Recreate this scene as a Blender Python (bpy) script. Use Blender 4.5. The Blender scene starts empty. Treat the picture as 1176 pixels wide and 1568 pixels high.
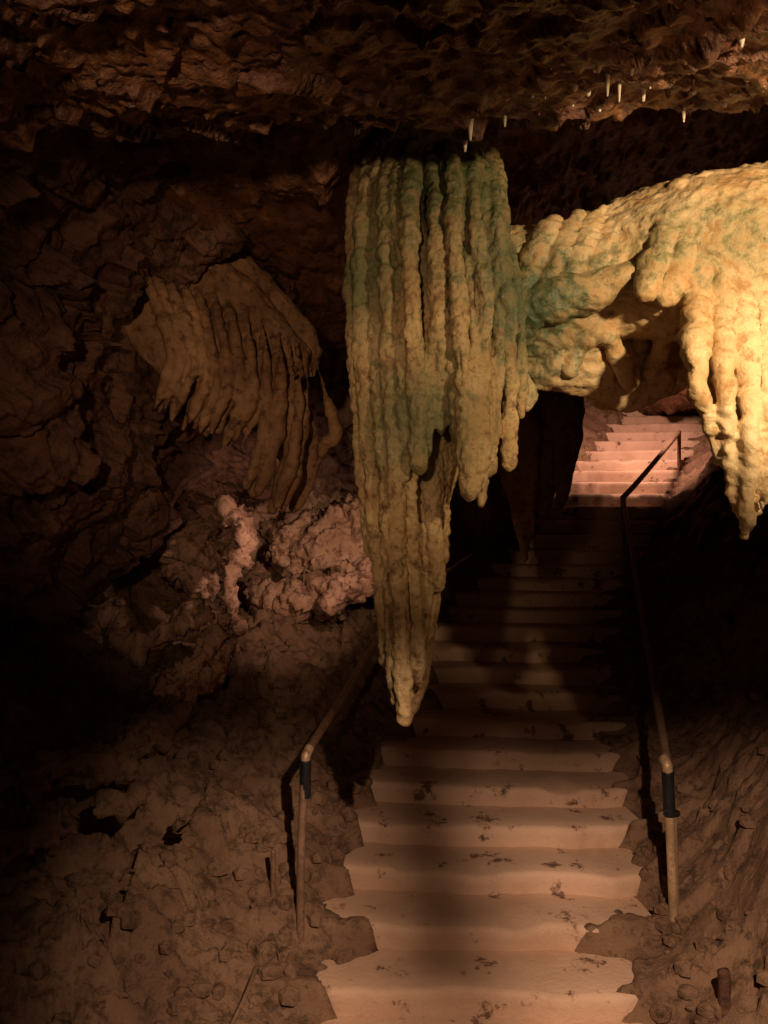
import bpy, bmesh, math, numpy as np
from mathutils import Vector
rng=np.random.RandomState(7)
CZ=1.6; F=1184.0
def P(px,py,d): return np.array([(px-588)/F*d, d, CZ+(784-py)/F*d])
def px2m(r,d): return r/F*d
# ---------------------------------------------------------------- noise
def _h(ix,iy,iz,seed=0):
    n=(ix*374761393+iy*668265263+iz*1274126177+seed*974634777)&0xFFFFFFFF
    n=((n^(n>>13))*1274126177)&0xFFFFFFFF
    n=((n^(n>>16))*2246822519)&0xFFFFFFFF
    n=n^(n>>15)
    return (n&0xFFFFFF)/float(0xFFFFFF)
def vnoise(p,seed=0):
    i=np.floor(p).astype(np.int64); f=p-i; f=f*f*f*(f*(f*6-15)+10)
    r=0
    for dx in (0,1):
        wx=f[:,0] if dx else 1-f[:,0]
        for dy in (0,1):
            wy=f[:,1] if dy else 1-f[:,1]
            for dz in (0,1):
                wz=f[:,2] if dz else 1-f[:,2]
                r=r+wx*wy*wz*_h(i[:,0]+dx,i[:,1]+dy,i[:,2]+dz,seed)
    return r*2-1
ROT=np.array([[.36,.48,-.8],[-.8,.6,0],[.48,.64,.6]])
def fbm(p,freq,oct=4,seed=0,ridged=False):
    s=0;a=1.0;t=0;q=p*freq
    for o in range(oct):
        q=q@ROT
        n=vnoise(q+o*17.3,seed+o)
        if ridged: n=1-2*np.abs(n)
        s=s+a*n;t+=a;a*=.5;q=q*2.03
    return s/t
def facet(p,freq,seed=0):
    q=p*freq; i=np.floor(q).astype(np.int64)
    best=np.full(len(p),1e9); val=np.zeros(len(p))
    for dx in (-1,0,1):
        for dy in (-1,0,1):
            for dz in (-1,0,1):
                c=i+np.array([dx,dy,dz])
                fp=np.stack([c[:,k]+_h(c[:,0],c[:,1],c[:,2],seed+11*k+1) for k in range(3)],1)
                g=np.stack([_h(c[:,0],c[:,1],c[:,2],seed+7*k+50)*2-1 for k in range(3)],1)
                dd=((q-fp)**2).sum(1)
                v=((q-fp)*g).sum(1)+.35*g[:,0]
                m=dd<best
                best=np.where(m,dd,best); val=np.where(m,v,val)
    return val
def cells(p,freq,seed=0):   # rounded popcorn nodules
    q=p*freq; i=np.floor(q).astype(np.int64); best=np.full(len(p),1e9)
    for dx in (-1,0,1):
        for dy in (-1,0,1):
            for dz in (-1,0,1):
                c=i+np.array([dx,dy,dz])
                fp=np.stack([c[:,k]+_h(c[:,0],c[:,1],c[:,2],seed+11*k+1) for k in range(3)],1)
                best=np.minimum(best,((q-fp)**2).sum(1))
    return np.clip(1-best,0,1)
# ---------------------------------------------------------------- mesh utils
def link(o):
    bpy.context.scene.collection.objects.link(o); return o
def make_mesh(name,v,f,mat=None,smooth=True):
    me=bpy.data.meshes.new(name); me.from_pydata([tuple(x) for x in v],[],[tuple(x) for x in f]); me.update()
    if smooth: me.polygons.foreach_set('use_smooth',[True]*len(me.polygons))
    o=link(bpy.data.objects.new(name,me))
    if mat: me.materials.append(mat)
    return o
def cr(pts,n):
    pts=np.asarray(pts,float); k=len(pts)
    t=np.linspace(0,k-1,n); i=np.clip(np.floor(t).astype(int),0,k-2); u=(t-i)[:,None]
    sh=pts.shape[1:]; fl=pts.reshape(k,-1)
    p0=fl[np.maximum(i-1,0)];p1=fl[i];p2=fl[i+1];p3=fl[np.minimum(i+2,k-1)]
    r=.5*((2*p1)+(-p0+p2)*u+(2*p0-5*p1+4*p2-p3)*u*u+(-p0+3*p1-3*p2+p3)*u**3)
    return r.reshape((n,)+sh)
class Geo:
    def __init__(s): s.v=[];s.f=[]
    def tube(s,pts,rad,n=None,seg=14,bead=0.0,flat=1.0):
        pts=np.asarray(pts,float); rad=np.asarray(rad,float)[:,None]
        if n is None: n=max(4,len(pts)*8)
        c=cr(pts,n); r=np.maximum(cr(rad,n)[:,0],.002)
        if bead: r=r*(1+bead*vnoise(c*14+rng.rand()*50)+bead*.6*vnoise(c*35+rng.rand()*50))
        T=np.gradient(c,axis=0); T/=np.linalg.norm(T,axis=1)[:,None]+1e-9
        ref=np.array([0,1.,0]) if abs(T[:,1]).mean()<.8 else np.array([0,0,1.])
        A=np.cross(T,ref); A/=np.linalg.norm(A,axis=1)[:,None]+1e-9; B=np.cross(T,A)
        b=len(s.v)
        for i in range(n):
            for k in range(seg):
                a=2*math.pi*k/seg
                s.v.append(c[i]+A[i]*r[i]*math.cos(a)+B[i]*r[i]*math.sin(a)*flat)
        for i in range(n-1):
            for k in range(seg):
                k2=(k+1)%seg
                s.f.append((b+i*seg+k,b+i*seg+k2,b+(i+1)*seg+k2,b+(i+1)*seg+k))
        t0=len(s.v); s.v.append(c[0]-T[0]*r[0]*.7); s.v.append(c[-1]+T[-1]*r[-1]*.7)
        for k in range(seg):
            k2=(k+1)%seg
            s.f.append((b+k2,b+k,t0)); s.f.append((b+(n-1)*seg+k,b+(n-1)*seg+k2,t0+1))
    def ptube(s,pp,rp,**kw):
        s.tube([P(*q) for q in pp],[px2m(r,q[2]) for r,q in zip(rp,pp)],**kw)
    def blob(s,c,r,seg=20):
        c=np.asarray(c,float); r=np.asarray(r,float)*np.ones(3); b=len(s.v)
        rings=seg//2
        s.v.append(c+r*[0,0,1])
        for i in range(1,rings):
            th=math.pi*i/rings
            for k in range(seg):
                a=2*math.pi*k/seg
                s.v.append(c+r*np.array([math.sin(th)*math.cos(a),math.sin(th)*math.sin(a),math.cos(th)]))
        s.v.append(c-r*[0,0,1]); e=len(s.v)-1
        for k in range(seg):
            k2=(k+1)%seg
            s.f.append((b,b+1+k,b+1+k2)); s.f.append((e,e-seg+k2,e-seg+k))
        for i in range(rings-2):
            for k in range(seg):
                k2=(k+1)%seg; o=b+1+i*seg
                s.f.append((o+k,o+seg+k,o+seg+k2,o+k2))
def solid(name,geo,voxel,mat,disp=None,smooth=4):
    o=make_mesh(name+'_src',geo.v,geo.f)
    m=o.modifiers.new('r','REMESH'); m.mode='VOXEL'; m.voxel_size=voxel
    if smooth:
        m=o.modifiers.new('s','SMOOTH'); m.factor=.5; m.iterations=smooth
    dg=bpy.context.evaluated_depsgraph_get()
    me=bpy.data.meshes.new_from_object(o.evaluated_get(dg)); me.name=name
    bpy.data.objects.remove(o)
    ob=link(bpy.data.objects.new(name,me))
    if disp: displace(me,disp)
    me.polygons.foreach_set('use_smooth',[True]*len(me.polygons))
    me.materials.clear(); me.materials.append(mat)
    return ob
def displace(me,fn):
    n=len(me.vertices); v=np.empty(n*3); me.vertices.foreach_get('co',v); v=v.reshape(-1,3)
    nr=np.empty(n*3); me.vertices.foreach_get('normal',nr); nr=nr.reshape(-1,3)
    v=v+nr*fn(v)[:,None]
    me.vertices.foreach_set('co',v.ravel()); me.update()
def grid_obj(name,G,mat,disp=None):
    a,b=G.shape[:2]
    V=G.reshape(-1,3); idx=np.arange(a*b).reshape(a,b)
    q=np.stack([idx[:-1,:-1],idx[:-1,1:],idx[1:,1:],idx[1:,:-1]],-1).reshape(-1,4)
    o=make_mesh(name,V,q,mat)
    if disp: displace(o.data,disp)
    return o
def patch(name,rows,n,m,mat,disp):
    C=np.array([[P(*q) for q in r] for r in rows])
    G=cr(C,n); G=np.swapaxes(cr(np.swapaxes(G,0,1),m),0,1)
    return grid_obj(name,G,mat,disp)
# ---------------------------------------------------------------- materials
def lin(h):
    h=h.lstrip('#'); c=[int(h[i:i+2],16)/255 for i in (0,2,4)]
    return tuple([(x/12.92 if x<=.04045 else ((x+.055)/1.055)**2.4) for x in c])+(1,)
def rock_mat(name,c1,c2,c3,scale=3.0,rough=.75,bump=.5,fine=60,green=None,spec=.3,c3r=(.48,.66),bd=.014):
    m=bpy.data.materials.new(name); m.use_nodes=True; nt=m.node_tree; N=nt.nodes; L=nt.links
    bs=N['Principled BSDF']; tc=N.new('ShaderNodeTexCoord'); co=tc.outputs['Object']
    def noise(s,d=4,r=.6,dist=0):
        n=N.new('ShaderNodeTexNoise'); n.inputs['Scale'].default_value=s; n.inputs['Detail'].default_value=d; n.inputs['Roughness'].default_value=r; n.inputs['Distortion'].default_value=dist
        L.new(co,n.inputs['Vector']); return n.outputs['Fac']
    def mix(f,a,b):
        x=N.new('ShaderNodeMix'); x.data_type='RGBA'
        L.new(f,x.inputs[0])
        for s,v in ((6,a),(7,b)):
            if isinstance(v,tuple): x.inputs[s].default_value=v
            else: L.new(v,x.inputs[s])
        return x.outputs[2]
    def ramp(s,a,b):
        r=N.new('ShaderNodeMapRange'); r.inputs[1].default_value=a; r.inputs[2].default_value=b; L.new(s,r.inputs[0]); r.interpolation_type='SMOOTHSTEP'; return r.outputs[0]
    n1=noise(scale,5,.65); n2=noise(scale*4.7,5,.72)
    col=mix(ramp(n1,.38,.62),c1,c2)
    col=mix(ramp(n2,c3r[0],c3r[1]),col,c3)
    if green:
        for (c,loc,rad) in green:
            vd=N.new('ShaderNodeVectorMath'); vd.operation='DISTANCE'; L.new(co,vd.inputs[0]); vd.inputs[1].default_value=loc
            ad=N.new('ShaderNodeMath'); ad.operation='MULTIPLY_ADD'; L.new(n2,ad.inputs[0]); ad.inputs[1].default_value=rad*2.6; L.new(vd.outputs['Value'],ad.inputs[2])
            r=ramp(ad.outputs[0],rad*2.7,rad*1.4); 
            col=mix(r,col,c)
    L.new(col,bs.inputs['Base Color'])
    rr=N.new('ShaderNodeMapRange'); L.new(n2,rr.inputs[0]); rr.inputs[1].default_value=.3; rr.inputs[2].default_value=.7; rr.inputs[3].default_value=rough-.2; rr.inputs[4].default_value=min(1,rough+.15); L.new(rr.outputs[0],bs.inputs['Roughness'])
    bs.inputs['Specular IOR Level'].default_value=spec
    b1=N.new('ShaderNodeBump'); b1.inputs['Strength'].default_value=bump; b1.inputs['Distance'].default_value=bd; L.new(noise(fine*.6,5,.72),b1.inputs['Height'])
    L.new(b1.outputs[0],bs.inputs['Normal'])
    return m
def metal_mat(name,c,rough,metal=.6):
    m=rock_mat(name,c,tuple(x*.7 for x in c[:3])+(1,),tuple(x*.5 for x in c[:3])+(1,),8,rough,.15,90)
    m.node_tree.nodes['Principled BSDF'].inputs['Metallic'].default_value=metal; return m
M_stal=rock_mat('calcite',lin('#a88858'),lin('#c2a472'),lin('#745839'),4,.55,.9,80,
  green=[(lin('#454a28'),tuple(P(690,290,2.9)),.40),(lin('#4c5334'),tuple(P(790,450,2.85)),.34),(lin('#5a5a36'),tuple(P(545,420,2.85)),.28),(lin('#605e3a'),tuple(P(640,640,2.8)),.28)],spec=.4)
M_arch=rock_mat('flowstone_pale',lin('#cfaa76'),lin('#e6ca9a'),lin('#ac8452'),3.5,.5,.7,60,
  green=[(lin('#465032'),tuple(P(800,480,2.95)),.40),(lin('#606438'),tuple(P(1150,330,2.5)),.28),(lin('#6e6c42'),tuple(P(1000,340,2.65)),.22)],spec=.4)
M_drape=rock_mat('flowstone_brown',lin('#7c5a3c'),lin('#946e4a'),lin('#5a3e2a'),4,.65,.7,60)
M_wall=rock_mat('cave_rock',lin('#56382a'),lin('#6e4a36'),lin('#38251b'),2.2,.75,1.0,40,bd=.02)
M_ceil=rock_mat('ceiling_rock',lin('#6b432c'),lin('#8a5c38'),lin('#3f2618'),5,.5,1.0,50,spec=.6)
M_pink=rock_mat('rubble_rock',lin('#98725a'),lin('#b28c72'),lin('#644236'),3,.8,.9,35,bd=.02)
M_dirt=rock_mat('cave_dirt',lin('#745540'),lin('#88684e'),lin('#523c2a'),2.5,.9,1.0,90,bd=.018)
M_step=rock_mat('step_concrete',lin('#b49074'),lin('#c6a286'),lin('#6a4a38'),1.3,.75,.5,70,c3r=(.575,.66))
M_iron=metal_mat('rusty_pipe',lin('#8c6c54'),.5,.3)
M_galv=metal_mat('worn_pipe',lin('#b0906c'),.5,.3)
M_tape=rock_mat('black_tape',lin('#141413'),lin('#1c1a19'),lin('#0e0e0e'),9,.45,.3,80)
M_straw=rock_mat('white_calcite',lin('#d8c8a8'),lin('#efe2c8'),lin('#c4ac84'),12,.4,.4,90)
# ---------------------------------------------------------------- stairs & floor
kd=np.array([0,3,3.45,4.7,6.2,7.5,8.5,9.7,11.3,14.]); kx=np.array([.1,.33,.41,.69,1.08,1.6,2.15,2.9,3.9,5.6])
td=np.linspace(0,14,200); tx=np.interp(td,kd,kx)
for _ in range(6): tx[1:-1]=(tx[:-2]+tx[1:-1]*2+tx[2:])/4
def xc(d): return np.interp(d,td,tx)
def zs(d): return CZ-2.1+.35*(np.minimum(d,8)-3.3)+.5*np.maximum(d-8,0)
HW=.8; T=.31; D0=2.99
def zstep(y):
    i=(y-D0)/T; f=i-np.floor(i)
    z=zs(D0+np.floor(i)*T+T*.5)
    z2=zs(D0+np.floor(i)*T+T*1.5)
    t=np.clip((f-.86)/.14,0,1); return z+(z2-z)*t*t
def floor_z(x,y):
    p=np.stack([x,y,np.zeros_like(x)],1)
    e=x-xc(y); ae=np.abs(e)
    wob=fbm(p,3.4,3,3)
    sl=np.maximum(-e-HW,0); sr=np.maximum(e-HW,0)
    w=np.clip((ae-HW)/.5,0,1); base=zstep(y)*(1-w)+(zs(y)+.06)*w
    i=(y-D0)/T; f=i-np.floor(i)
    side=np.clip((ae-HW+.12+wob*.34+.12*np.abs(2*f-1)**3)/.14,0,1); side=side*side*(3-2*side)
    z=base-.14+side*.175
    z=z+.36*sl+.25*np.maximum(sl-1.6,0)
    z=z+.45*np.minimum(sr,.35)+1.15*np.clip(sr-.35,0,1.0)+2.6*np.maximum(sr-1.35,0)
    am=np.clip((ae-HW)/.5,0,1)
    z=z+am*(.16*fbm(p,1.3,4,21)+.11*facet(p,2.4,5)+.05*facet(p,6,8)+.03*facet(p,13,9))+.030*fbm(p,11,4,31)*np.clip(side,0,1)
    return z
xs=np.linspace(-4.2,5.2,520); ys=np.concatenate([np.linspace(.2,6.5,560),np.linspace(6.53,14,200)])
X,Y=np.meshgrid(xs,ys); Z=floor_z(X.ravel(),Y.ravel()).reshape(X.shape)
grid_obj('cave_floor',np.stack([X,Y,Z],-1),M_dirt)
g=Geo(); SN=80
i=0; d=D0
while d<12.2:
    z0=zs(d+T*.5); rise=T*.35 if d<8 else T*.5
    ang=math.atan(float((xc(d+.2)-xc(d-.2))/.4))*.45
    b=len(g.v); xcn=float(xc(d)); 
    prof=[(.012,-rise-.06),(.004,-.05),(.004,-.022),(.012,-.008),(.03,-.001),(.12,.0),(.24,-.002),(T+.05,-.006)]
    for k in range(SN+1):
        w=(k/SN*2-1)*(HW+.06)
        nv=vnoise(np.array([[w*3,i*5.1,1.],[w*11,i*3.3,7.],[w*5,i*2.3,17.]]))
        for (a,h) in prof:
            yy=a+(nv[0]*.026+nv[1]*.012)*(1 if a<.05 else .3)+(.05*(abs(w)/HW)**6 if a<.05 else 0); zz=h+nv[0]*.006-(max(0,nv[2]-.3)*.05 if a<.05 else 0)
            g.v.append(np.array([xcn+w*math.cos(ang)-yy*math.sin(ang), d+yy*math.cos(ang)-w*math.sin(ang)*.6, z0+zz]))
    n=len(prof)
    for k in range(SN):
        for j in range(n-1):
            g.f.append((b+k*n+j,b+(k+1)*n+j,b+(k+1)*n+j+1,b+k*n+j+1))
    d+=T; i+=1
make_mesh('stone_staircase',g.v,g.f,M_step)
g=Geo()
for k in range(2800):
    y=rng.uniform(1.9,6.5); side=rng.rand()<.75
    e=-(HW+rng.exponential(.6)-.05) if side else HW+rng.exponential(.25)-.02
    x=float(xc(y))+e
    if abs(x)>3.5: continue
    r=.005+.045*rng.rand()**5
    z=float(floor_z(np.array([x]),np.array([y]))[0])
    g.blob((x,y,z+r*.35),(r*rng.uniform(.8,1.5),r,r*.8),6)
o=make_mesh('loose_stones',g.v,g.f,M_dirt,smooth=False); displace(o.data,lambda v:.010*facet(v,30,3))
# ---------------------------------------------------------------- central stalactite
g=Geo()
g.ptube([(672,120,3.2),(668,200,3.2),(660,260,3.14),(658,340,3.12),(656,450,3.09),(650,600,3.10),(633,740,3.09),(632,850,3.06),(630,950,3.05),(628,1050,3.05),(622,1100,3.05)],[60,66,98,112,112,98,62,45,40,27,8],n=70,seg=28,flat=.78)
ribs=[
 (546,534,(566,850),10,2.96),(562,550,(592,1010),12,2.88),(577,573,(604,1070),11,2.83),(593,594,(618,1098),13,2.80),
 (608,612,(640,1040),10,2.85),(648,640,(668,900),12,2.93),
 (610,616,(622,735),11,2.765),(628,634,(640,728),14,2.72),(645,652,(656,700),9,2.75),(662,670,(676,665),12,2.725),
 (680,688,(702,715),10,2.72),(695,706,(718,765),14,2.68),(712,725,(736,775),11,2.71),(728,740,(748,728),13,2.72),(742,756,(760,680),10,2.77),(755,773,(778,718),13,2.82),(766,790,(796,640),11,2.91)]
for q_,(a,m,bq,r,dd) in enumerate(ribs):
    j=rng.uniform(-25,25); o_=(-.020 if q_%2 else .020)+rng.uniform(-.012,.012)
    g.ptube([(a*.7+198,215+rng.uniform(-8,8),dd+.30),(a*.93+46,255,dd+.15),(a+rng.uniform(-6,6),340+j,dd+.05+o_),(m+rng.uniform(-4,4),470+j,dd+o_),((m+bq[0])/2+rng.uniform(-5,5),(470+bq[1])/2,dd-o_*.5),(bq[0],bq[1]-25,dd+.03),(bq[0],bq[1],dd+.05)],
            [r*.6,r*.9,r*rng.uniform(.8,1.1),r*rng.uniform(.9,1.2),r*1.1,r*.95,r*.35],n=80,bead=.20)
for k in range(5):
    a=596+k*17
    g.ptube([(a+6,700,2.96),(a,850,2.955+.01*abs(k-2)),(618+(a-618)*.6,1000,2.97)],[9,8,4],n=40,bead=.2)
g.ptube([(624,540,2.89),(630,630,2.84),(634,695,2.86)],[30,29,13],n=20)
g.ptube([(705,480,2.88),(716,580,2.80),(725,680,2.80),(728,740,2.84)],[34,44,32,14],n=24)
g.ptube([(640,740,3.02),(652,760,3.05),(655,860,3.04)],[38,36,30],n=20)
g.ptube([(700,150,3.1),(720,190,3.06),(728,262,3.0)],[30,12,10],n=20)
def dst(v):
    st=v*np.array([1,1,.18])
    w=v+.012*np.stack([vnoise(v*30,1),vnoise(v*30,2),vnoise(v*30,3)],1)
    return .014*fbm(v,5,3,2)+.011*fbm(st,30,3,12)+.013*(cells(w,28,5)-.5)*np.clip(.5+1.4*fbm(v,4,2,19),0.05,1.3)+.007*fbm(v,50,2,6)
solid('stalactite',g,.0066,M_stal,dst,1)
# ---------------------------------------------------------------- arch / flowstone on the right
g=Geo()
g.ptube([(740,450,3.2),(830,455,3.2),(930,420,3.12),(1050,400,2.98),(1180,400,2.9),(1450,360,2.85)],[95,110,100,120,140,170],n=50,seg=26,flat=.8)
g.ptube([(820,540,3.2),(920,545,3.34),(985,545,3.38),(1060,540,3.3)],[52,62,70,50],n=24)
g.ptube([(780,540,3.1),(820,470,2.98),(900,450,2.93),(980,430,2.86),(1050,450,2.82)],[20,34,30,24,34],n=34)
g.ptube([(915,600,3.3),(975,600,3.28),(1020,575,3.2)],[18,22,24],n=20)
g.ptube([(870,570,3.12),(915,505,3.05),(950,550,3.12),(965,590,3.18)],[10,15,11,8],n=20,bead=.3)
g.ptube([(990,470,3.08),(1015,520,3.08),(1000,570,3.16)],[12,12,10],n=20,bead=.3)
g.ptube([(940,480,3.06),(975,500,3.1),(985,545,3.2)],[9,9,7],n=20,bead=.3)
g.ptube([(775,580,3.0),(800,600,3.0),(802,625,3.0)],[26,20,10],n=12)
for k in range(9):
    x0=990+k*34
    g.ptube([(x0+50,290,2.88-.012*k),(x0+26,380,2.81-.014*k),(x0+rng.uniform(-8,8),455+rng.uniform(-10,15),2.77-.006*k)],[16,24,14],n=24,bead=.1)
for k in range(6):
    x0=800+k*36
    g.ptube([(x0+50,345-8*k,3.04),(x0+24,400-8*k,2.98-.01*k),(x0-8,460-8*k,2.98-.01*k),(x0-20,510-8*k,3.04)],[16,24,22,12],n=24,bead=.1)
M2=[((1070,440),(1066,560),(1096,715),13),((1104,430),(1110,590),(1120,775),11),((1134,430),(1148,640),(1142,818),14),((1166,430),(1176,620),(1168,780),13),((1200,430),(1206,600),(1196,720),16)]
for (a,m,b,r) in M2:
    g.ptube([(a[0],a[1],2.78),(m[0],m[1],2.63),((m[0]+b[0])/2,(m[1]+b[1])/2,2.66),(b[0],b[1]-22,2.71),(b[0],b[1],2.74)],[r*1.5,r*1.1,r*1.15,r*1.0,r*.3],n=50,bead=.08)
g.ptube([(1130,450,2.98),(1135,600,2.92),(1140,720,2.84),(1141,824,2.77)],[72,52,38,8],n=40,seg=24,flat=.6)
for k,(px_,bt) in enumerate([(1242,900),(1275,940),(1305,860),(1335,960),(1375,880),(1410,1000),(1460,960),(1510,1080),(1570,1100)]):  # off-frame columns added to block lamp rays to upper stairs and right bank
    g.ptube([(px_,420,2.8),(px_,(420+bt)/2,2.72),(px_,bt-60,2.72),(px_,bt,2.74)],[42,38,30,8],n=40,seg=18,bead=.08)
def dar(v):
    sc=(v@np.array([[.9,0,.43],[0,1,0],[-.43,0,.9]]))*np.array([.6,1,2.0])
    return .028*fbm(v,4.5,3,12)+.015*fbm(sc,9,3,15,True)+.006*fbm(v,40,3,17)
solid('flowstone_arch',g,.0085,M_arch,dar,1)
for (pp,rp) in [([(760,540,5.6),(790,640,5.6),(800,760,5.6),(804,858,5.6)],[60,42,26,5]),([(850,560,6.0),(868,660,6.0),(862,740,6.0),(856,785,6.0)],[46,26,14,4]),([(820,560,6.2),(838,700,6.2),(830,800,6.2)],[50,24,4])]:
    g=Geo(); g.ptube(pp,rp,n=40,seg=16,flat=.7,bead=.06); g.ptube([(q[0]+12,q[1]-30,q[2]-.08) for q in pp],[r*.4+2 for r in rp],n=40,bead=.1)
    solid('stalactite',g,.02,M_drape,lambda v:.03*fbm(v,5,4,41),2)
# unseen rock pillar, added to block the lamp's rays to the middle stairs
g=Geo()
g.tube([(1.50,1.15,CZ-1.9),(1.50,1.15,CZ-.6),(1.52,1.15,CZ+.2),(1.50,1.15,CZ+.50)],[.42,.30,.22,.14],n=40,seg=24)
g.tube([(1.42,1.15,CZ+.1),(1.385,1.15,CZ+.45),(1.385,1.15,CZ+.60)],[.14,.09,.078],n=24,seg=20)
solid('lamp_blocker',g,.014,M_drape,lambda v:.012*fbm(v,8,4,140),1)
# ---------------------------------------------------------------- ceiling
L2=np.array([.55,.2,CZ+.70])
xs=np.linspace(-1.6,4.6,460); ys=np.concatenate([np.linspace(-1.2,1.2,100),np.linspace(1.21,3.4,380),np.linspace(3.43,14,160)])
X,Y=np.meshgrid(xs,ys); x=X.ravel(); y=Y.ravel(); p=np.stack([x,y,0*x],1)
lip=2.36+.16*fbm(p,1.6,3,60)+.07*facet(p,3,61)
t=np.clip((y-lip)/.35,0,1); t=t*t*(3-2*t)
rt=np.clip((x+.25)/.45,0,1)
z=CZ+1.03+.19*(np.clip(y,0.8,np.maximum(lip,.8))-1.5)+ t*(1.15*rt+.30*(1-rt))
z=z-.55*np.exp(-(((x-.18)/.35)**2+((y-3.25)/.35)**2))   # boss from which the column hangs
z=z+.02*x+.05*fbm(p,2.2,3,62)-.06*np.abs(facet(p,3.5,63))-.024*facet(p,8,64)-.034*np.maximum(fbm(p,15,3,65),0)
z=z+.012*facet(p,20,66)
lb=np.exp(-((y-.54)/.07)**2)*np.clip((1.15-x)/.25,0,1)*np.clip((x+.5)/.3,0,1)
z=z*(1-lb)+lb*(CZ+.525+.012*fbm(p,9,2,67))   # unseen overhead rib, added to shade the upper steps
zr=(z-.9*np.clip((x-2.6)/1.5,0,1)).reshape(X.shape)
grid_obj('cave_ceiling',np.stack([X,Y,zr],-1),M_ceil)
def ceil_at(xx,yy):
    return zr[np.argmin(abs(ys-yy)),np.argmin(abs(xs-xx))]
g=Geo()
for (px_,py_,dd,L,r) in [(930,100,2.0,.03,.005),(948,110,2.05,.045,.005),(916,75,1.9,.012,.007),(967,80,1.92,.012,.006),(985,140,2.15,.05,.009),(1047,160,2.3,.025,.005),(914,215,2.35,.04,.010),(712,200,2.36,.035,.007),(773,180,2.3,.025,.005),(880,110,2.05,.01,.008),(1135,25,1.7,.02,.008),(720,172,2.28,.03,.007)]:
    q=P(px_,py_,dd); zt=ceil_at(q[0],q[1])
    g.tube([(q[0],q[1],zt+.05),(q[0],q[1],zt-.004),(q[0],q[1],zt-.006-L)],[r*2.2,r*1.2,r*.5],n=12,seg=10)
for k in range(60):
    xx=rng.normal(.9,.35); yy=rng.uniform(1.5,2.3); zt=ceil_at(xx,yy); r=.002+.005*rng.rand()**2
    g.tube([(xx,yy,zt+.04),(xx,yy,zt-.001),(xx,yy,zt-.002-r*1.2*rng.rand())],[r*2,r*1.3,r*.7],n=8,seg=8)
make_mesh('soda_straw_stalactites',g.v,g.f,M_straw)
# ---------------------------------------------------------------- left wall
rows=[
 [(-700,-260,1.5),(-250,-260,1.8),(60,-240,2.0),(280,-220,2.3),(450,-200,2.6),(600,-150,2.9),(820,-60,3.4)],
 [(-700,60,1.7),(-200,60,2.1),(80,50,2.4),(250,80,2.8),(400,100,3.2),(520,150,3.5),(760,200,3.9)],
 [(-700,280,1.8),(-200,290,2.3),(70,290,2.8),(200,270,3.3),(350,280,3.8),(480,290,4.3),(700,300,5.0)],
 [(-700,470,1.9),(-200,460,2.6),(60,440,3.1),(200,440,3.75),(330,450,4.4),(440,440,4.9),(530,400,5.6)],
 [(-700,640,2.0),(-200,640,2.8),(60,620,3.3),(200,600,3.95),(310,590,4.7),(390,560,5.2),(450,500,5.6)],
 [(-700,800,2.1),(-200,800,3.0),(60,780,3.6),(190,760,4.2),(280,720,4.8),(370,680,5.3),(440,630,5.6)],
 [(-700,960,2.3),(-200,950,3.2),(40,930,4.0),(140,880,4.6),(230,820,5.1),(320,760,5.6),(400,740,5.8)],
 [(-700,1040,2.8),(-200,1000,4.0),(60,950,5.2),(160,900,5.8),(250,850,6.3),(330,780,6.7),(400,740,7.0)]]
def dwall(v): return .24*facet(v,1.5,70)+.10*facet(v,3.6,71)+.12*fbm(v,2.0,4,72)+.02*fbm(v,12,3,73,True)+.022*facet(v,11,74)
patch('cave_wall',rows,420,420,M_wall,dwall)
# drapery: broad flowstone cascade with a fringe
g=Geo()
g.ptube([(60,230,3.5),(170,340,3.86),(260,420,4.08),(360,490,4.18),(450,565,4.28)],[60,74,70,62,42],n=40,seg=20,flat=.5)
g.ptube([(290,330,4.2),(330,420,4.25),(420,500,4.35),(470,560,4.4)],[60,60,50,36],n=30,seg=20,flat=.5)
g.ptube([(190,450,3.98),(245,510,4.05),(310,560,4.1),(390,610,4.12),(450,640,4.2)],[40,48,48,48,34],n=30,seg=20,flat=.4)
g.ptube([(410,580,4.15),(445,660,4.2),(460,720,4.24),(448,780,4.28)],[50,38,28,8],n=30,seg=20,flat=.5)
NR=23
for k in range(NR):
    a=k/(NR-1); tx0=190+a*290; ty0=365+a*175; bx=240+a*195; by=618+a*84+rng.uniform(-20,20)
    if .70<a<.82: by+=55
    if .82<=a<.97: bx+=12; by+=75
    if a>=.97: bx,by=492,700
    dd=3.80+a*.18+(.035 if k%2 else -.02); r_=rng.uniform(.7,1.3)
    g.ptube([(tx0,ty0,dd+.20),((tx0*1.3+bx*.7)/2+14,ty0+60,dd+.05),(bx+22,(ty0+by)/2+40,dd-.02),(bx+6,by-20,dd),(bx-5,by+10,dd+.03)],[3*r_,6*r_,8*r_,7.5*r_,3],n=60,bead=.14,seg=10)
solid('flowstone_drapery',g,.0095,M_drape,lambda v:.03*fbm(v,4,3,80)+.012*fbm(v,16,3,81)+.004*fbm(v,45,2,82),1)
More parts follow.
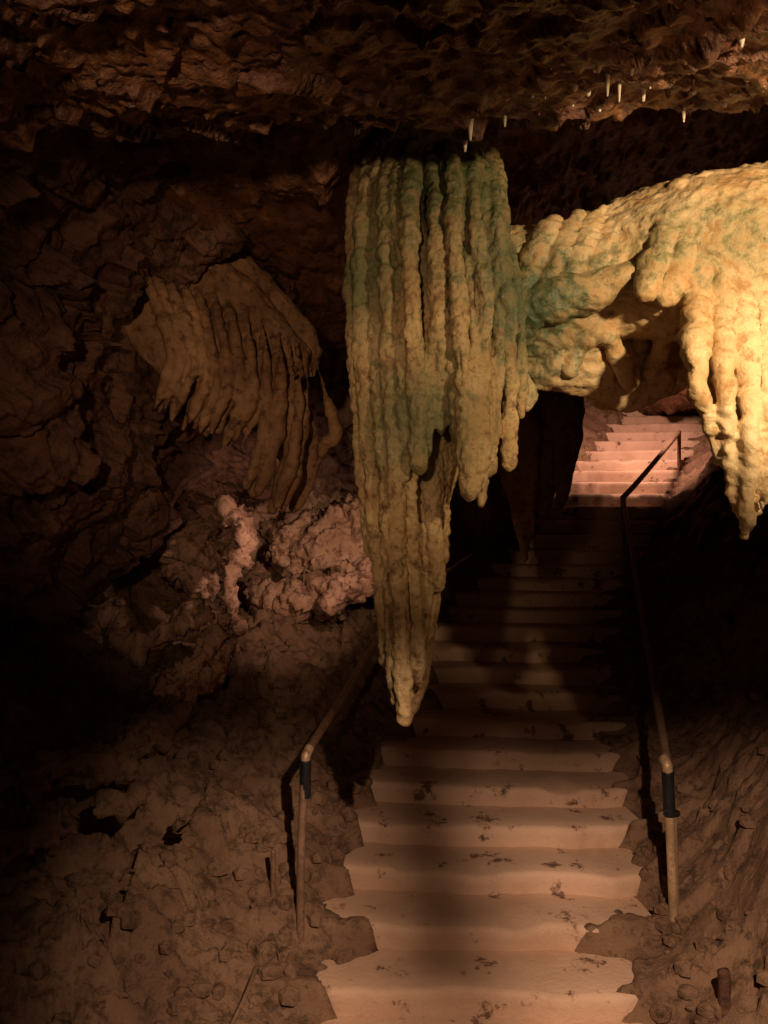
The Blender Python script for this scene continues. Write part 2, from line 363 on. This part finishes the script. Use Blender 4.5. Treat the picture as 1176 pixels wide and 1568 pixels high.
# ---------------------------------------------------------------- lit rubble & ledges behind
def drub(v): return .10*facet(v,3.5,90)+.06*facet(v,8,91)+.05*fbm(v,4,4,92)+.025*facet(v,18,93)
g=Geo()
g.ptube([(345,780,4.9),(372,820,4.85),(350,890,4.8),(352,950,4.7),(322,1010,4.5),(255,1066,4.3)],[14,16,10,14,24,26],n=40,seg=16,flat=2.2)
g.ptube([(262,840,5.3),(300,850,5.25),(318,900,5.2)],[34,52,30],n=20)
g.ptube([(150,970,4.9),(230,985,4.9),(300,950,5.0)],[16,16,20],n=20)
solid('rock_ridge',g,.015,M_pink,lambda v:drub(v)*.8+.010*fbm(v,14,3,94,True),0)
g=Geo()
g.ptube([(430,820,6.3),(500,850,6.2),(580,800,6.2)],[40,60,50],n=20)
g.ptube([(380,910,5.9),(470,915,5.7),(580,880,5.6),(650,900,5.8)],[18,28,28,26],n=30)
g.ptube([(470,930,5.6),(520,910,5.5),(575,850,5.5)],[10,18,14],n=20)
solid('rock_ledge',g,.02,M_pink,drub,0)
g=Geo()
g.ptube([(-150,1230,3.1),(0,1190,3.3),(90,1170,3.5),(170,1160,3.7),(235,1110,4.0),(262,1080,4.3)],[40,34,26,28,22,16],n=50,seg=18)
g.ptube([(40,1180,3.3),(60,1210,3.25),(35,1240,3.3)],[22,18,12],n=16)
g.ptube([(195,1170,3.7),(210,1190,3.65)],[22,16],n=10)
g.ptube([(270,1255,3.5),(292,1262,3.45)],[16,12],n=10)
g.ptube([(-60,1300,3.0),(30,1290,3.05),(110,1250,3.2)],[30,26,18],n=20)
g.ptube([(150,1250,3.3),(215,1215,3.5)],[14,12],n=12)
solid('rock_ledge',g,.014,M_dirt,lambda v:.07*facet(v,4.5,110)+.04*facet(v,10,111)+.03*fbm(v,5,3,112)+.012*facet(v,24,113),1)
rows=[[(250,100,6.5),(420,100,7),(520,120,7.5),(640,150,8),(760,200,9),(850,250,10.5),(900,300,11.8)],
 [(250,420,6.6),(420,400,7.0),(500,430,7.4),(620,450,8),(760,480,9),(840,520,10.3),(880,560,11.8)],
 [(250,650,6.3),(420,620,6.8),(510,650,7.2),(620,650,7.8),(740,650,8.8),(820,680,10.2),(878,680,11.8)],
 [(250,800,6.2),(420,790,6.5),(520,790,6.9),(620,790,7.5),(730,790,8.6),(810,790,10.0),(870,770,11.8)],
 [(250,960,6.2),(420,960,6.4),(520,960,6.7),(610,940,7.2),(700,920,8.2),(790,860,9.8),(860,830,11.8)],
 [(250,1100,6.0),(420,1080,6.2),(520,1060,6.5),(610,1040,7.0),(690,980,8.0),(780,920,9.8),(860,860,11.8)]]
patch('cave_wall',rows,260,320,M_pink,lambda v:.22*facet(v,1.3,95)+.12*facet(v,3.6,96)+.06*facet(v,8,98)+.06*fbm(v,3,4,97))
rows=[[(300,-300,13.5),(900,-300,13.5),(1700,-300,13.5)],[(300,300,13.3),(900,300,13.4),(1700,300,13)],[(300,900,13.3),(900,900,13.4),(1700,900,13)]]
patch('cave_wall',rows,100,150,M_wall,lambda v:.3*facet(v,.9,99)+.1*fbm(v,2,4,97))
rows=[[(2600,-600,1.6),(1700,-100,3),(1400,150,5),(1280,350,7.5),(1200,450,11),(1190,500,13.5)],
 [(2700,500,1.6),(1750,500,3),(1420,500,5),(1280,560,7.5),(1180,600,11),(1150,600,13.5)],
 [(2800,1500,1.6),(1750,1100,3),(1400,900,5),(1200,800,7.5),(1100,720,11),(1080,700,13.5)]]
patch('cave_wall',rows,140,240,M_wall,lambda v:.15*facet(v,1.5,101)+.1*fbm(v,2.2,4,102)+.04*facet(v,5,103))
# ---------------------------------------------------------------- handrails
def pipe(name,pts,r,mat,parent,seg=14,n=None):
    g=Geo(); pts=[np.asarray(q,float) for q in pts]
    g.tube(pts,[r]*len(pts),n=n or len(pts)*10,seg=seg)
    o=make_mesh(name,g.v,g.f,mat); o.parent=parent; return o
def fl(x,y): return float(floor_z(np.array([x]),np.array([y]))[0])
def empty(n):
    e=bpy.data.objects.new(n,None); link(e); return e
H=empty('handrail')
b=P(460,1470,3.6); t_=P(468,1158,3.62)
pipe('post',[(b[0],b[1],b[2]-.15),(b[0]+.002,b[1],(b[2]+t_[2])/2),t_],.019,M_iron,H)
pipe('post_tape',[t_+np.array([-.003,0,-.19]),t_+np.array([0,0,-.02])],.027,M_tape,H)
pipe('elbow',[t_+np.array([0,0,-.03]),t_+np.array([0,.005,.0]),t_+np.array([.015,.04,.03])],.023,M_galv,H)
pipe('rail',[t_+np.array([0,0,.01]),P(522,1070,4.3),P(582,975,5.1),P(640,905,6.2),P(720,850,7.6)],.021,M_iron,H,n=60)
bb=P(612,935,5.7); pipe('post',[(bb[0],bb[1],fl(bb[0],bb[1])-.1),bb],.018,M_iron,H)
H2=empty('handrail')
b=P(1035,1478,3.6); t_=P(1022,1172,3.6)
m_=b*.25+t_*.75; 
pipe('post',[b+np.array([.003,0,-.15]),b*.5+t_*.5,m_],.021,M_galv,H2)
pipe('post_tape',[m_,t_*.97+b*.03],.028,M_tape,H2)
pipe('brace',[b+np.array([.03,.03,-.1]),m_+np.array([.035,.03,0]),m_+np.array([.035,.03,.03])],.010,M_iron,H2)
pipe('bracket',[m_+np.array([.045,.02,.0]),m_+np.array([-.02,-.01,.03])],.016,M_tape,H2)
pipe('elbow',[t_+np.array([0,0,-.04]),t_+np.array([-.002,.0,.0]),t_+np.array([-.004,.04,.02])],.024,M_galv,H2)
k_=P(954,762,7.6)
pipe('rail',[t_,P(1004,1060,4.3),P(987,960,5.1),P(968,850,6.3),k_],.021,M_iron,H2,n=60)
pipe('upper_rail',[k_,P(985,728,8.3),P(1040,662,9.9)],.028,M_iron,H2,n=40)
pb=P(962,885,7.5); pipe('post',[(pb[0],pb[1],fl(pb[0],pb[1])-.1),pb,k_],.028,M_iron,H2)
pq=P(1040,662,9.9); pipe('post',[(pq[0],pq[1],fl(pq[0],pq[1])-.3),pq],.024,M_iron,H2)
q=P(1108,1545,3.1); E=empty('broken_stake')
pipe('stake',[(q[0],q[1],q[2]-.2),(q[0]+.003,q[1],q[2]+.1),(q[0]-.002,q[1],q[2]+.15)],.024,M_wall,E)
q=P(345,1545,3.0); q2=P(392,1470,3.3); E=empty('wooden_stick')
pipe('stick',[(q[0],q[1],fl(q[0],q[1])+.015),((q[0]+q2[0])/2+.015,(q[1]+q2[1])/2,(fl(q[0],q[1])+fl(q2[0],q2[1]))/2+.035),(q2[0],q2[1],fl(q2[0],q2[1])+.025)],.009,M_iron,E)
q=P(418,1390,3.7); E=empty('short_stake')
pipe('stake',[(q[0],q[1],fl(q[0],q[1])-.1),(q[0],q[1],fl(q[0],q[1])+.2)],.012,M_iron,E)
# ---------------------------------------------------------------- lights
def lamp(name,loc,target,power,col,size=.08,spot=None,blend=.6):
    if spot: l=bpy.data.lights.new(name,'SPOT'); l.spot_size=math.radians(spot); l.spot_blend=blend
    else: l=bpy.data.lights.new(name,'POINT')
    l.shadow_soft_size=size; l.energy=power; l.color=col
    o=link(bpy.data.objects.new(name,l)); o.location=Vector(loc)
    o.rotation_euler=(Vector(target)-Vector(loc)).to_track_quat('-Z','Y').to_euler(); return o
W=(1,.73,.44)
lamp('drapery_fill',(1.5,.75,CZ+.76),P(1090,460,3.0),330,W,.045,80,1.0)
lamp('drapery_fill',L2,P(790,1500,3.4),700,(1,.72,.53),.032,62,.9)
lamp('drapery_fill',(-.45,-.1,CZ+.45),P(440,640,4),175,(1,.66,.42),.05,46,1.0)  # added fill without a known source, brightens drapery and left wall
lamp('drapery_fill',P(600,800,4.1),P(400,840,5.5),50,(1,.66,.52),.05,70,.6)
lamp('drapery_fill',P(1000,560,9.0),P(960,740,10.5),200,(1,.62,.50),.1,110,.6)
lamp('drapery_fill',(1.2,.9,CZ+.25),(1.15,2.0,CZ+1.2),14,(1,.56,.32),.05,75,1.0)  # added upward light standing in for spill on the ceiling
lamp('drapery_fill',(.2,-.6,CZ+.2),P(588,1050,4),11,(1,.60,.42),.15,90,1.0)  # added weak fill behind the camera, lifts the dark areas
g=Geo()
def hang(tgt,yh,r):
    tg=np.asarray(tgt); s_=(yh-L2[1])/(tg[1]-L2[1]); q=L2+s_*(tg-L2)
    g.tube([(q[0],q[1],CZ+.98),(q[0],q[1],(q[2]+CZ+.9)/2),(q[0],q[1],q[2]+.004)],[r*1.5,r*1.1,r*.6],n=16,seg=12,bead=.1)
hang(P(665,1560,3.2),.5,.016);hang(P(695,1560,3.2),.5,.020); hang(P(730,1500,3.4),.5,.017)
hang(P(895,1245,4.4),.52,.019); hang(P(800,1190,4.7),.54,.010); hang(P(600,1150,4.9),.52,.010); hang(P(650,1180,4.8),.5,.012); hang(P(960,1180,4.8),.5,.014)
make_mesh('overhead_shadow_casters',g.v,g.f,M_drape)  # out-of-view hangers added in the lamp's path to cast bands on the steps
w=bpy.data.worlds.new("World"); bpy.context.scene.world=w; w.use_nodes=True
w.node_tree.nodes['Background'].inputs[0].default_value=(1,.55,.35,1); w.node_tree.nodes['Background'].inputs[1].default_value=.004
cam=bpy.data.cameras.new('Camera'); cam.sensor_fit='VERTICAL'; cam.sensor_height=36; cam.lens=F/1568*36; cam.clip_end=200; cam.clip_start=.02
co=link(bpy.data.objects.new('Camera',cam)); co.location=(0,0,CZ); co.rotation_euler=(math.radians(90),0,0)
bpy.context.scene.camera=co
s=bpy.context.scene; s.view_settings.view_transform='Standard'; s.view_settings.look='None'; s.view_settings.exposure=0
